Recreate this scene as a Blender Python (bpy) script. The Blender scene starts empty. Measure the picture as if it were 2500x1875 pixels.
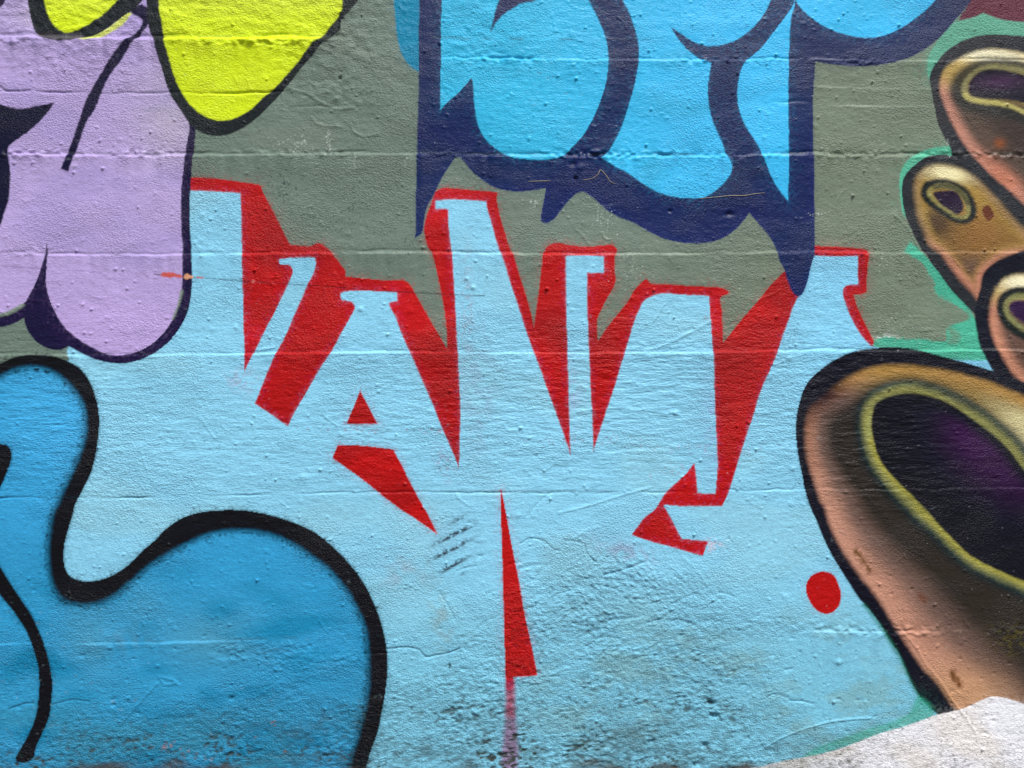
import bpy, math
import numpy as np
from mathutils import Matrix, Vector

# ------------------------------------------------------------------ camera
PW, PH = 2500.0, 1875.0
FOC = 1925.0                                  # focal length in photo pixels
YAW, ROLL, DIST = math.radians(1.54), math.radians(0.27), 2.0
CX, CZ = -DIST * math.tan(YAW), 0.985
sc = bpy.context.scene
col = sc.collection
_f = Vector((math.sin(YAW), math.cos(YAW), 0))
_r0, _u0 = Vector((math.cos(YAW), -math.sin(YAW), 0)), Vector((0, 0, 1))
_r = _r0 * math.cos(ROLL) - _u0 * math.sin(ROLL)
_u = _u0 * math.cos(ROLL) + _r0 * math.sin(ROLL)
cam_d = bpy.data.cameras.new('camera')
cam_d.sensor_width = 36.0
cam_d.lens = 36.0 * FOC / PW
cam_d.clip_start, cam_d.clip_end = 0.05, 2000
cam = bpy.data.objects.new('camera', cam_d)
m = Matrix.Identity(4)
for i in range(3):
    m[i][0], m[i][1], m[i][2] = _r[i], _u[i], -_f[i]
m[0][3], m[1][3], m[2][3] = CX, -DIST, CZ
cam.matrix_world = m
col.objects.link(cam)
sc.camera = cam

# ------------------------------------------------------------------ light: open shade under a bright overcast sky
SUN_EL, SUN_AZ = math.radians(60), math.radians(26)      # azimuth to the right of the wall's outward normal
world = bpy.data.worlds.new('World')
sc.world = world
world.use_nodes = True
nt = world.node_tree
bg = nt.nodes['Background']
sky = nt.nodes.new('ShaderNodeTexSky')
sky.sky_type = 'NISHITA'
sky.sun_disc = False
sky.sun_elevation = SUN_EL
sky.sun_rotation = math.pi - SUN_AZ
sky.air_density, sky.dust_density, sky.ozone_density = 1.0, 2.0, 1.0
nt.links.new(sky.outputs[0], bg.inputs[0])
bg.inputs[1].default_value = 0.055
sun_d = bpy.data.lights.new('sun', 'SUN')
sun_d.energy, sun_d.angle, sun_d.color = 1.5, math.radians(10), (1.0, 0.975, 0.945)
sun = bpy.data.objects.new('sun', sun_d)
sdir = Vector((math.sin(SUN_AZ) * math.cos(SUN_EL), -math.cos(SUN_AZ) * math.cos(SUN_EL), math.sin(SUN_EL)))
sun.rotation_euler = sdir.to_track_quat('Z', 'Y').to_euler()
sun.location = sdir * 20
col.objects.link(sun)
sc.view_settings.view_transform = 'Standard'
sc.view_settings.look = 'None'
sc.view_settings.gamma = 1.0
sc.view_settings.use_curve_mapping = False
sc.view_settings.exposure = 1.49

# ------------------------------------------------------------------ photo pixel -> point on the wall plane (y = 0)
def px2wall(u, v):
    u, v = np.asarray(u, float), np.asarray(v, float)
    a, b = (u - PW / 2) / FOC, (PH / 2 - v) / FOC
    d = [_f[i] + a * _r[i] + b * _u[i] for i in range(3)]
    t = DIST / d[1]
    return CX + t * d[0], CZ + t * d[2]

def wall2px(X, Z):
    rel = (X - CX, DIST, Z - CZ)
    de = rel[0] * _f[0] + rel[1] * _f[1] + rel[2] * _f[2]
    a = (rel[0] * _r[0] + rel[1] * _r[1] + rel[2] * _r[2]) / de
    b = (rel[0] * _u[0] + rel[1] * _u[1] + rel[2] * _u[2]) / de
    return PW / 2 + a * FOC, PH / 2 - b * FOC

S = DIST / FOC                                # metres per photo pixel near the centre
rng = np.random.default_rng(7)

# ------------------------------------------------------------------ the wall's surface grid (metres)
STEP = 0.00235
x0, x1 = px2wall(-25, 900)[0], px2wall(2525, 900)[0]
z1, z0 = px2wall(0, -22)[1] + 0.004, px2wall(0, 1890)[1]
def grow(a, sgn, far, first):
    out, s = [], first
    while (far - a) * sgn > s:
        a += sgn * s
        out.append(a)
        s = min(s * 1.035, 0.09)
    out.append(far)
    return out
WX0, WX1, WZ0, WZ1 = -3.6, 3.6, -0.25, 2.7
GX = np.array(grow(x0, -1, WX0, STEP)[::-1] + list(np.arange(x0, x1, STEP)) + grow(x1, 1, WX1, STEP))
GZ = np.array(grow(z0, -1, WZ0, STEP)[::-1] + list(np.arange(z0, z1, STEP)) + grow(z1, 1, WZ1, STEP))
NX, NZ = len(GX), len(GZ)
U, V = wall2px(GX[None, :], GZ[:, None])      # mural coordinates in photo pixels, per surface point
U, V = np.broadcast_to(U, (NZ, NX)).copy(), np.broadcast_to(V, (NZ, NX)).copy()

def _taps(c, s):
    q = c / s
    i = np.floor(q).astype(int)
    f = q - i
    i -= i.min() - 1
    w = ((1 - f) ** 3 / 6, (3 * f ** 3 - 6 * f ** 2 + 4) / 6, (-3 * f ** 3 + 3 * f ** 2 + 3 * f + 1) / 6, f ** 3 / 6)
    return i, w
def noise(sx, sz, seed, xs=None, zs=None):
    """smooth value noise about 0, deviation about 1, cells sx by sz metres"""
    xs, zs = GX if xs is None else xs, GZ if zs is None else zs
    ix, wx = _taps(xs, sx)
    iz, wz = _taps(zs, sz)
    L = np.random.default_rng(seed).standard_normal((iz.max() + 4, ix.max() + 4)).astype(np.float32)
    A = sum(L[iz + k - 1] * wz[k][:, None] for k in range(4))
    return sum(A[:, ix + k - 1] * wx[k][None, :] for k in range(4)) * 2.1
def noise_rot(sx, sz, ang, seed):
    ca, sa = math.cos(ang), math.sin(ang)
    P = (GX[None, :] * ca + GZ[:, None] * sa) / sx
    Q = (-GX[None, :] * sa + GZ[:, None] * ca) / sz
    i, j = np.floor(P).astype(int), np.floor(Q).astype(int)
    f, g = P - i, Q - j
    f, g = f * f * (3 - 2 * f), g * g * (3 - 2 * g)
    n = 1021
    L = np.random.default_rng(seed).standard_normal((n, n))
    a, b, c, d = L[j % n, i % n], L[j % n, (i + 1) % n], L[(j + 1) % n, i % n], L[(j + 1) % n, (i + 1) % n]
    return ((a * (1 - f) + b * f) * (1 - g) + (c * (1 - f) + d * f) * g) * 1.5
def sstep(a, b, x):
    t = np.clip((x - a) / (b - a), 0, 1)
    return t * t * (3 - 2 * t)
def blob(u, v, ru, rv, ang=0.0):
    ca, sa = math.cos(ang), math.sin(ang)
    du, dv = U - u, V - v
    return np.exp(-(((du * ca + dv * sa) / ru) ** 2 + ((-du * sa + dv * ca) / rv) ** 2))

# ------------------------------------------------------------------ tracing helpers
TILE = {}
for ci, cx_ in zip('abcd', (0, 620, 1240, 1860)):
    for ri, cy_ in zip('012', (0, 620, 1235)):
        TILE[ci + ri] = (cx_, cy_)
K = 1659.0 / 640.0
def parse(s):
    pts, cor, t = [], [], (0, 0)
    for w in s.split():
        if ':' in w:
            k, w = w.split(':')
            t = TILE[k]
            if not w:
                continue
        c = w.endswith('!')
        a, b = w.rstrip('!').split(',')
        pts.append((t[0] + float(a) / K, t[1] + float(b) / K))
        cor.append(c)
    return np.array(pts), cor
def curve(s, closed=True, n=6):
    """Catmull-Rom through the traced points, sharp at points marked with '!'; returns wall coordinates"""
    P, cor = parse(s)
    N = len(P)
    out = []
    for i in range(N if closed else N - 1):
        p1, p2 = P[i], P[(i + 1) % N]
        p0 = p1 if (cor[i] or (not closed and i == 0)) else P[i - 1]
        p3 = p2 if (cor[(i + 1) % N] or (not closed and i == N - 2)) else P[(i + 2) % N]
        L = np.linalg.norm(p2 - p1) + 1e-9
        d0, d3 = np.linalg.norm(p1 - p0), np.linalg.norm(p3 - p2)
        m1 = (p2 - p0) / (d0 + L) * L if d0 > 0 else (p2 - p1) * 0.8
        m2 = (p3 - p1) / (d3 + L) * L if d3 > 0 else (p2 - p1) * 0.8
        for k in range(n):
            t = k / n
            h = (2*t**3 - 3*t*t + 1, t**3 - 2*t*t + t, -2*t**3 + 3*t*t, t**3 - t*t)
            out.append(h[0]*p1 + h[1]*m1 + h[2]*p2 + h[3]*m2)
    if not closed:
        out.append(P[-1])
    out = np.array(out)
    X, Z = px2wall(out[:, 0], out[:, 1])
    return np.stack([X, Z], 1)

def dist_field(C, closed, band, inside=True):
    """signed distance in photo pixels (positive inside) on the slice of the grid near the curve"""
    band *= S
    lo, hi = C.min(0) - band, C.max(0) + band
    i0, i1 = np.searchsorted(GX, lo[0]), np.searchsorted(GX, hi[0])
    j0, j1 = np.searchsorted(GZ, lo[1]), np.searchsorted(GZ, hi[1])
    xs, zs = GX[i0:i1], GZ[j0:j1]
    D = np.full((len(zs), len(xs)), band, np.float32)
    if D.size == 0:
        return (slice(j0, j1), slice(i0, i1)), D
    A, B = C, np.roll(C, -1, 0)
    if not closed:
        A, B = A[:-1], B[:-1]
    T = np.zeros((len(zs), len(xs) + 1), np.int16)
    for a, b in zip(A, B):
        p0, p1 = np.searchsorted(xs, min(a[0], b[0]) - band), np.searchsorted(xs, max(a[0], b[0]) + band)
        q0, q1 = np.searchsorted(zs, min(a[1], b[1]) - band), np.searchsorted(zs, max(a[1], b[1]) + band)
        if p1 > p0 and q1 > q0:
            e = b - a
            L2 = e @ e + 1e-12
            dx, dz = xs[None, p0:p1] - a[0], zs[q0:q1, None] - a[1]
            t = np.clip((dx * e[0] + dz * e[1]) / L2, 0, 1)
            d = np.sqrt((dx - t * e[0]) ** 2 + (dz - t * e[1]) ** 2)
            D[q0:q1, p0:p1] = np.minimum(D[q0:q1, p0:p1], d)
        if inside and a[1] != b[1]:
            r0, r1 = np.searchsorted(zs, min(a[1], b[1])), np.searchsorted(zs, max(a[1], b[1]))
            if r1 > r0:
                xc = a[0] + (zs[r0:r1] - a[1]) / (b[1] - a[1]) * (b[0] - a[0])
                np.add.at(T, (np.arange(r0, r1), np.searchsorted(xs, xc)), 1)
    if inside:
        par = np.cumsum(T, 1)[:, :-1] % 2
        D = np.where(par == 1, D, -D)
    return (slice(j0, j1), slice(i0, i1)), D / S

# ------------------------------------------------------------------ paint
GLOSS, LIGHT = np.array((0.0205, 0.0190, 0.0200)), np.array((0.948, 0.979, 1.035))
def lin(c):
    c = np.asarray(c, float) / 255.0
    return np.where(c <= 0.04045, c / 12.92, ((c + 0.055) / 1.055) ** 2.4)
COL = np.empty((NZ, NX, 3), np.float32)
RID = np.zeros((NZ, NX), np.int16)
WOB = noise(0.03, 0.03, 11) * 0.5 + noise(0.0045, 0.0045, 12) * 0.5          # hand wobble of the edges, px
FOG = np.clip(noise(0.0032, 0.0032, 13) * 0.6 + 0.4, 0, 2)                   # speckle of the overspray
VAR = noise(0.16, 0.10, 14) * 0.5 + noise(0.03, 0.02, 15) * 0.35
REG = []                                                                      # (name, parent index, label)
def region(name, parent=None, label=None):
    REG.append((name, parent, label))
    return len(REG) - 1
def lay(sl, al, color, rid=None, var=0.035, alpha=1.0):
    al = np.clip(al, 0, 1) * alpha
    c = color if isinstance(color, np.ndarray) and color.ndim == 3 else np.broadcast_to(lin(color), al.shape + (3,))
    c = c * (1 + var * VAR[sl])[..., None]
    COL[sl] = COL[sl] * (1 - al)[..., None] + c * al[..., None]
    if rid is not None:
        R = RID[sl]
        R[al > 0.5] = rid
def cover(sd, sl, soft, wob=1.0):
    return sstep(-soft, soft, sd + WOB[sl] * wob)
def paint(path, color, rid=None, soft=2.2, over=0.0, reach=14.0, wob=1.0, alpha=1.0, var=0.035):
    """one sprayed shape; color is an sRGB triple or f(sd, slice) -> linear rgb; over = strength of its overspray"""
    C = curve(path)
    sl, sd = dist_field(C, True, max(reach * 3, soft * 2 + 4, 12) if not callable(color) else 260)
    al = cover(sd, sl, soft, wob)
    if over:
        fog = over * np.exp(np.minimum(sd, 0) / reach) * FOG[sl]
        al = np.maximum(al, np.where(sd < 0, fog, 1))
    lay(sl, al, color(sd, sl) if callable(color) else color, rid, var, alpha)
    return sl, sd
def stroke(path, color, half, rid=None, soft=2.2, alpha=1.0, wob=1.0, var=0.035, closed=False, over=0.0, reach=10.0):
    C = curve(path, closed)
    sl, sd = dist_field(C, closed, half + soft * 2 + 6 + reach * 2 * (over > 0), inside=False)
    sd = half - sd
    al = cover(sd, sl, soft, wob)
    if over:
        al = np.maximum(al, np.where(sd < 0, over * np.exp(np.minimum(sd, 0) / reach) * FOG[sl], 1))
    lay(sl, al, color, rid, var, alpha)
    return sl, sd
def mix(a, b, t):
    return a * (1 - t[..., None]) + b * t[..., None]
ALL = (slice(None), slice(None))

# --- ground coat
r_bg = region('background_paint', None, 'dull grey green coat of paint behind the lettering')
t = sstep(1300, 2100, U)
COL[:] = mix(lin((111, 127, 117)), lin((118, 130, 114)), t) * (1 + 0.05 * VAR)[..., None]
wm = sstep(0.3, 1.6, noise(0.09, 0.05, 16)) * 0.25
COL[:] = mix(COL, np.broadcast_to(lin((122, 128, 116)), COL.shape), wm)

# --- mint and maroon traces at the top right
r_mint = [region('mint_paint', None, x) for x in ('mint green paint arching over the uppermost gold form', 'mint green edge round the smallest gold form', 'mint green wedge above the largest gold form', 'blurred green paint along the top of the white paint')]
MINT = (92, 180, 150)
paint("d0:1235,128 1330,108 1405,84! 1500,112 1700,140 2300,130 2300,500 1100,520 1052,482 1048,400 1075,318 1150,215", (100, 168, 144), r_mint[0], soft=11, over=0.4, reach=22)
paint("d0:1205,925! 1260,1050 1000,1400 905,1370 878,1270 870,1110 900,1045 945,995 1010,962 1100,935", MINT, r_mint[1], soft=4, over=0.25)
paint("d0:915,1580 940,1545 985,1580 1060,1659 d1:1300,330 1420,560 1500,780 1200,740 850,640 690,600 720,540 850,540 1000,545 1165,552 1172,470 1290,420 1310,395 1240,330 1120,270 1095,190 1060,120 1010,60 940,10", (80, 174, 146), r_mint[2], soft=5, over=0.2, wob=4)
stroke("d1:1190,480 1230,520 1200,548", (112, 128, 112), 8, None, soft=8, alpha=0.6, wob=4)
stroke("d1:1140,300 1190,350 1150,420 1230,400 1290,390", (112, 128, 112), 13, None, soft=9, alpha=0.65, wob=4)
r_mar = region('maroon_paint', None, 'dull maroon patch of paint in the upper corner')
paint("d0:1345,-90 1290,60 1238,132! 1330,110 1405,80! 1480,112 1570,132 1700,142 1950,150 2300,90 2300,-500 1450,-500", (101, 52, 66), r_mar, soft=3)

# --- pale blue piece with red shadows
r_pb = region('pale_blue_lettering', None, 'pale blue graffiti letters with red shadows across the middle')
r_red = region('red_shadow', r_pb, 'red shadow behind the tops of the pale blue letters')
PB, RED = (136, 201, 230), (176, 13, 34)
def redc(sd, sl):
    c = np.broadcast_to(lin(RED), U[sl].shape + (3,)).copy()
    c = mix(c, np.broadcast_to(lin((196, 30, 46)), c.shape), sstep(0, 1.4, noise(0.07, 0.04, 24)[sl]) * 0.6)
    return mix(c, np.broadcast_to(lin((158, 8, 26)), c.shape), sstep(0.1, 1.5, noise(0.09, 0.06, 25)[sl]) * 0.7)
paint("a0:1185,1125 1200,1125 1350,1130 1500,1150 1610,1164 b0:40,1172! 62,1230 110,1320 160,1420 205,1510 228,1548! 290,1555 350,1560 392,1543 428,1545 462,1572 495,1600 b1:500,5 540,60 576,105 574,140! 610,146 700,155 850,168 945,168 985,195 1030,270 1070,340 1120,430 1180,530 1226,608! 1222,500 1210,380 1185,240 1160,120 1130,0 b0:1100,1560 1080,1470 1085,1400 1110,1330 1150,1212! 1200,1190 1300,1195 1400,1205 1500,1213 1542,1220! 1536,1262 1560,1380 1590,1480 1620,1580 c1:30,0 60,100 100,220 140,360 165,472! 175,400 195,250 213,100 222,0 c0:226,1598 258,1555 320,1540 400,1555 500,1562 600,1556 650,1550 690,1580 672,1625 c1:672,80 676,180 660,222 620,290 577,380 562,420 568,556! 620,480 680,400 760,300 800,230 872,162 902,190 1000,195 1150,205 1300,212 1365,222 1395,248 1342,275 1350,350 1355,450 1361,562! 1420,490 1500,390 1580,300 1660,200 1740,120 d0:322,1558! 450,1563 560,1571 640,1580 665,1592 667,1659 d1:664,60 660,150 660,242! 620,255 576,258! 600,330 640,420 680,500 706,560 698,578! 600,900 c2:1500,500 700,500 b1:1500,1700 -300,1500 -500,500 a0:1185,1500",
      redc, r_red, soft=4.0, over=0.30, reach=10)
def pale(sd, sl):
    u, v = U[sl], V[sl]
    c = np.broadcast_to(lin(PB), u.shape + (3,)).copy()
    c = mix(c, np.broadcast_to(lin((144, 200, 219)), c.shape), sstep(0.2, 1.5, noise(0.12, 0.08, 21)[sl]) * 0.5)
    c = mix(c, np.broadcast_to(lin((120, 189, 215)), c.shape), sstep(1250, 1750, v) * 0.85)
    c = mix(c, np.broadcast_to(lin((126, 176, 188)), c.shape), np.clip(0.25 + 0.45 * noise(0.07, 0.035, 22)[sl] + 0.25 * noise(0.015, 0.008, 23)[sl], 0, 1) * sstep(1380, 1650, v) * sstep(1150, 1500, u) * 0.8)
    c = mix(c, np.broadcast_to(lin((134, 206, 242)), c.shape), sstep(1850, 2050, u) * sstep(1300, 800, v) * 0.6)
    return c
paint("a0:1180,1204 1215,1208 1350,1212 1516,1225! 1522,1300 1525,1400 1527,1600 a1:1532,200 1538,400 1543,600 1546,748! 1600,640 b1:20,590 60,500 130,370 190,250 230,160 246,110 235,80 212,66 165,66! 160,34! 250,25 386,24! 390,70 370,130 330,205 290,300 250,390 200,510 140,620 100,710 50,830 4,946! 214,1092! 260,1000 330,880 400,760 490,620 560,490 610,400 640,338 622,304 595,296 554,290! 550,250 600,235 750,235 902,246! 906,295! 855,308 858,335 890,390 930,500 970,590 1010,680 1060,800 1120,930 1180,1080 1240,1220 1285,1325 1298,1375! 1303,1200 1307,1000 1300,800 1292,640 1280,400 1268,200 1255,0 b0:1235,1450 1230,1325! 1212,1318 1155,1316! 1150,1272! 1250,1264 1350,1267 1466,1275! 1480,1340 1510,1440 1540,1560 b1:1575,40 1610,150 c1:20,200 60,320 100,450 150,590 200,720 250,860 300,1000 340,1110 380,1230 400,1290! 395,1150 388,950 382,700 375,500 370,250 368,18! 480,14 602,18! 606,119! 500,120! 500,300 505,500 515,700 522,850 530,1000 536,1150 540,1258! 575,1150 620,1010 680,830 720,690 760,560 800,430 838,340 862,298 900,275 960,255 1100,260 1270,268! 1280,420 1295,640 1305,850 1315,1100 1325,1350 1311,1516! 1200,1512! 1195,1420 1180,1320! 1130,1385 1060,1450 990,1520 c2:930,20 860,75 820,130 780,184! 900,225 1050,265 1150,295 1232,316! 1268,222! 1100,205! 1080,170 1040,90 985,-6! c1:1100,1597 1250,1598 1356,1597! 1400,1500 1440,1370 1480,1240 1520,1120 1560,1000 1600,870 d1:40,760 90,640 130,530 170,420 210,310 240,255 290,120 321,15! 450,20 598,20! 605,190! 530,200 508,228 512,270 540,350 580,440 630,520 688,584! d1:1000,650 2400,900 d2:2400,2300 a2:-1500,2300 a1:-1500,900 0,900 300,720 440,670 424,620 434,588! 700,300 1180,-300",
      pale, r_pb, soft=3.6, over=0.16, reach=8)
paint("b1:672,866! 782,1077! 588,1073!", redc, region('red_shadow', r_pb, 'small red triangle inside the letter A'), soft=3.4, over=0.34, reach=9)
paint("b1:530,1211! 640,1211 880,1237! 930,1330 990,1450 1060,1580 b2:1105,65 1156,176! 1040,95 900,2 b1:700,1438 497,1291!", redc, region('red_shadow', r_pb, 'red wedge slanting down below the letter A'), soft=3.4, over=0.3, reach=9)
paint("b1:1563,1488! 1585,1590 b2:1600,80 c2:30,280 70,480 100,660 130,800 160,940 188,1074! 32,1081! b2:1636,1150 1600,1165 1595,1100 1590,1000 1585,800 1580,600 1575,400 1568,200 1563,0", redc, region('red_shadow', r_pb, 'tall narrow red spike low in the middle'), soft=3.0, over=0.35, reach=9)
paint("b2:1602,1120 1638,1120 1650,1250 1668,1400 1660,1800 1572,1800 1585,1400 1598,1250", (142, 96, 132), None, soft=9, alpha=0.8, wob=2)
paint("b2:1602,1090 1640,1090 1645,1180 1648,1330 1590,1330 1598,1180", (176, 24, 46), None, soft=8, alpha=0.5)
r_dot = region('red_dot', None, 'round red dot beside the largest gold form')
paint("d2:380,415 450,437 482,500 497,560 482,630 440,670 395,680 340,655 300,600 276,530 290,470 330,430", RED, r_dot, soft=2.4, over=0.25, reach=7)

# --- sky blue letters, navy edges
r_navy = region('navy_outline', None, 'dark navy outline of the sky blue letters at the top')
paint("b0:885,-500 885,-60 893,80 905,200 925,310 960,380 1010,430 1070,455 1100,300 1100,-500", (10, 132, 168), region('teal_shadow', r_navy, 'teal strip along the side of the navy outline'), soft=4, over=0.15)
NAVY = (46, 50, 88)
def navy(sd, sl):
    u, v = U[sl], V[sl]
    c = mix(np.broadcast_to(lin((38, 48, 90)), u.shape + (3,)), np.broadcast_to(lin((30, 48, 100)), u.shape + (3,)), np.exp(-np.maximum(sd, 0) / 9) * sstep(250, 450, v))
    return mix(c, np.broadcast_to(lin((56, 60, 92)), c.shape), np.clip(sstep(0, 1.6, noise(0.1, 0.05, 31)[sl]) * 0.4 + sstep(330, 150, v) * 0.6, 0, 1))
paint("b0:1055,-500 1050,-60 1045,200 1045,500 1036,800 1030,1050 1025,1300 1022,1502! 1062,1470 1085,1330 1140,1220 1190,1120 1240,1040 1276,988! 1312,1000 1370,1070 1450,1140 1540,1190 c0:52,1210 150,1203 240,1190! 230,1260 215,1340 212,1395 238,1412 290,1385 340,1320 390,1260 440,1218 475,1212 540,1250 620,1320 700,1370 800,1412 900,1470 1000,1515 1100,1535 1200,1542 1290,1530 1370,1500 1440,1450 1490,1395 1525,1348! 1570,1400 d0:40,1490 85,1570 110,1659 d1:130,80 165,180 200,250 236,266 268,225 290,150 310,60 d0:328,1600 331,1400 325,1000 320,700 328,500 335,392! 450,410 600,420 720,415 830,395 940,360 1060,290 1150,210 1220,130 1310,20 1400,-130 1450,-500",
      navy, r_navy, soft=3.6, over=0.22, reach=8)
SKY = (74, 184, 229)
def skyb(sd, sl):
    u, v = U[sl], V[sl]
    c = mix(np.broadcast_to(lin((62, 180, 222)), u.shape + (3,)), np.broadcast_to(lin((68, 186, 240)), u.shape + (3,)), sstep(1200, 1800, u))
    return mix(c, np.broadcast_to(lin((60, 168, 208)), c.shape), sstep(0.3, 1.6, noise(0.07, 0.04, 32)[sl]) * 0.4)
paint("b0:1195,-500 1190,-60 1185,200 1182,450 1178,694! 1230,640 1300,580 1380,490! 1390,560 1400,680 1420,790 1470,880 1540,945 1620,990 c0:60,1002 150,1011 230,1009 300,1000 360,975 420,915 480,850 560,700 620,520 630,300 560,100 440,-100 300,-260 200,-500",
      skyb, region('letter_fill', r_navy, 'sky blue fill of the letter beside the teal strip'), soft=2.6, over=0.12)
paint("b0:1600,-200 1570,-60 1530,60 1499,194! 1540,130 1600,75 1650,45 c0:78,25 200,-10 320,-90 300,-260 100,-360", navy, region('letter_stroke', r_navy, 'curved navy tick inside the sky blue letter'), soft=3.2)
paint("c0:560,-500 600,-200 690,-60 770,80 830,300 810,500 765,670 712,825 670,905 640,955 596,1000! 680,1050 770,1100 850,1160 950,1215 1050,1245 1150,1255 1240,1248 1320,1200 1380,1140 1416,1075 1408,1020 1380,980 1350,900 1310,810 1282,730 1266,650 1262,570 1272,480 1286,402! 1200,365 1130,310 1080,250 1050,205 1034,172! 1100,215 1180,265 1260,288 1340,285 1430,260 1520,200 1590,130 1640,50 1690,-100 1720,-500",
      skyb, region('letter_fill', r_navy, 'sky blue fill of the middle letter at the top'), soft=3.2, over=0.14)
paint("c0:1850,-500 1822,-60 1812,20 1757,105 1707,170 1657,235 1600,310 1540,360 1500,395 1470,460 1455,540 1455,620 1465,700 1500,790 1550,870 1595,945 d0:0,985 30,1050 60,1120 100,1190 162,1268! 166,1100 168,900 165,600 170,400 176,200 184,110 205,45! 215,-60 240,-500",
      skyb, region('letter_fill', r_navy, 'narrow sky blue sliver between navy bars'), soft=2.6, over=0.12)
paint("d0:215,-500 212,-60 225,15 250,50 310,110 400,170 500,210 600,232 700,238 800,215 900,165 980,110 1050,50 1110,-20 1170,-130 1240,-500",
      skyb, region('letter_fill', r_navy, 'rounded sky blue lobe near the maroon patch'), soft=2.6, over=0.12)

# --- lilac letter
r_lil = region('lilac_letter', None, 'lilac bubble letter with dark purple outline')
DP = (44, 36, 64)
r_lo = region('outline', r_lil, 'dark purple outline of the lilac letter')
paint("a0:1185,770! 1236,815! 1225,930 1212,1060 1202,1200 1198,1330 1200,1450 1207,1600 a1:1213,130 1208,240 1192,340 1155,435 1090,530 1000,610 900,665 790,690 690,685 590,660 500,618 433,582! 370,606 310,598 250,570 200,520 165,460 152,402! 90,437 0,458 -200,470 -420,440 -600,330 -680,100 a0:-700,900 -700,-500 950,-500 1000,300", DP, r_lo, soft=2.4, over=0.12)
def lilac(sd, sl):
    u, v = U[sl], V[sl]
    c = np.broadcast_to(lin((177, 160, 210)), u.shape + (3,)).copy()
    c = mix(c, np.broadcast_to(lin((176, 168, 190)), c.shape), np.clip(blob(420, 280, 90, 130)[sl] + blob(60, 40, 120, 60)[sl] * 0.7, 0, 1) * 0.8)
    c = mix(c, np.broadcast_to(lin((182, 160, 214)), c.shape), sstep(600, 800, v) * 0.6)
    return mix(c, np.broadcast_to(lin((162, 148, 204)), c.shape), sstep(0.2, 1.5, noise(0.08, 0.05, 41)[sl]) * 0.4)
paint("a1:1152,120 1146,230 1128,320 1090,415 1010,525 905,602 800,634 690,634 600,600 500,540 400,450 330,330 300,230 290,170! 304,0! a0:297,1518! 284,1600 a1:268,60 235,160 190,250 140,322 70,362 0,385 -200,395 -400,360 -540,260 -600,80 a0:-620,900 -620,-500 960,-500 985,300 1190,770 1175,930 1160,1060 1145,1200 1142,1330 1145,1450 1152,1600", lilac, r_lil, soft=2.2, over=0.08)
stroke("a1:1148,235 1128,322 1092,412", (122, 140, 120), 3.0, None, soft=3, alpha=0.8)
stroke("a1:145,322 70,366 0,386", (122, 140, 120), 4.0, None, soft=3, alpha=0.8)
paint("a0:-60,630 0,660 60,680 130,688 220,675 347,649! 290,720 220,800 130,870 70,915 50,960 62,1060 65,1140 55,1250 30,1340 0,1430 -120,1560 -300,1560 -420,1200 -300,700", (42, 36, 58), region('letter_stroke', r_lil, 'dark pointed shape inside the lilac letter'), soft=2.4)
paint("a0:-300,260 -80,120 0,48 45,-20 80,-200 -300,-200", (52, 44, 66), None, soft=2.6)
paint("a0:780,268 700,370 630,480 560,600 500,760 440,930 387,1070! 434,1085! 480,960 540,780 600,685 640,590 700,480 770,380 830,290 900,210 950,130 940,60 895,30 830,75 905,130 870,200", (44, 37, 62), region('letter_stroke', r_lil, 'dark slanting stroke on the lilac letter'), soft=2.4)

# --- yellow shapes
YEL, BK = (206, 228, 44), (46, 48, 50)
def yellow(sd, sl):
    u, v = U[sl], V[sl]
    c = np.broadcast_to(lin(YEL), u.shape + (3,)).copy()
    c = mix(c, np.broadcast_to(lin((196, 210, 48)), c.shape), np.clip(sstep(0.1, 1.5, noise(0.06, 0.03, 51)[sl]) * 0.5 + sstep(-14, 0, -sd) * 0.35, 0, 1))
    return mix(c, np.broadcast_to(lin((206, 222, 70)), c.shape), sstep(60, 0, v) * 0.5)
paint("a0:505,255 620,243 700,208 770,160 835,92! 815,75 700,170 600,215", (206, 218, 90), None, soft=3, alpha=0.9)
r_y1 = region('yellow_shape', None, 'smaller yellow shape with black outline at the top')
r_y2 = region('yellow_shape', None, 'large rounded yellow shape with black outline at the top')
r_y1o = region('outline', r_y1)
r_y2o = region('outline', r_y2)
paint("a0:150,-500 165,-60 185,50 205,150 228,206! 270,240 330,258 420,262 500,248 600,225 680,180 760,120 830,75 880,30 940,-60 1000,-500", BK, r_y1o, soft=2.6, over=0.1)
paint("a0:225,212 300,250 400,262 540,240 500,215 380,208", (92, 88, 94), None, soft=6, alpha=0.75)
paint("a0:240,-500 262,-60 285,30 310,110 350,170 400,203 450,205 520,180 600,130 680,70 760,-10 830,-100 900,-500", yellow, r_y1, soft=2.6)
paint("a0:920,-500 930,-60 935,80 950,200 985,270 1020,400 1075,590 1140,690 1200,780 1260,830 1340,856 1420,852 1500,825 1590,768 b0:60,705 150,610 220,530 300,430 380,340 430,276! 500,232 545,190! 552,130 600,70 660,0 740,-100 900,-500", BK, r_y2o, soft=2.8, over=0.12)
paint("a0:985,-500 1000,-60 1012,60 1030,180 1050,290 1080,400 1120,520 1170,620 1240,700 1320,748 1400,762 1480,745 1570,700 b0:50,625 160,525 250,425 330,330 380,268 430,232 480,170 530,110 556,60! 562,-60 600,-500", yellow, r_y2, soft=2.4)

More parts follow.
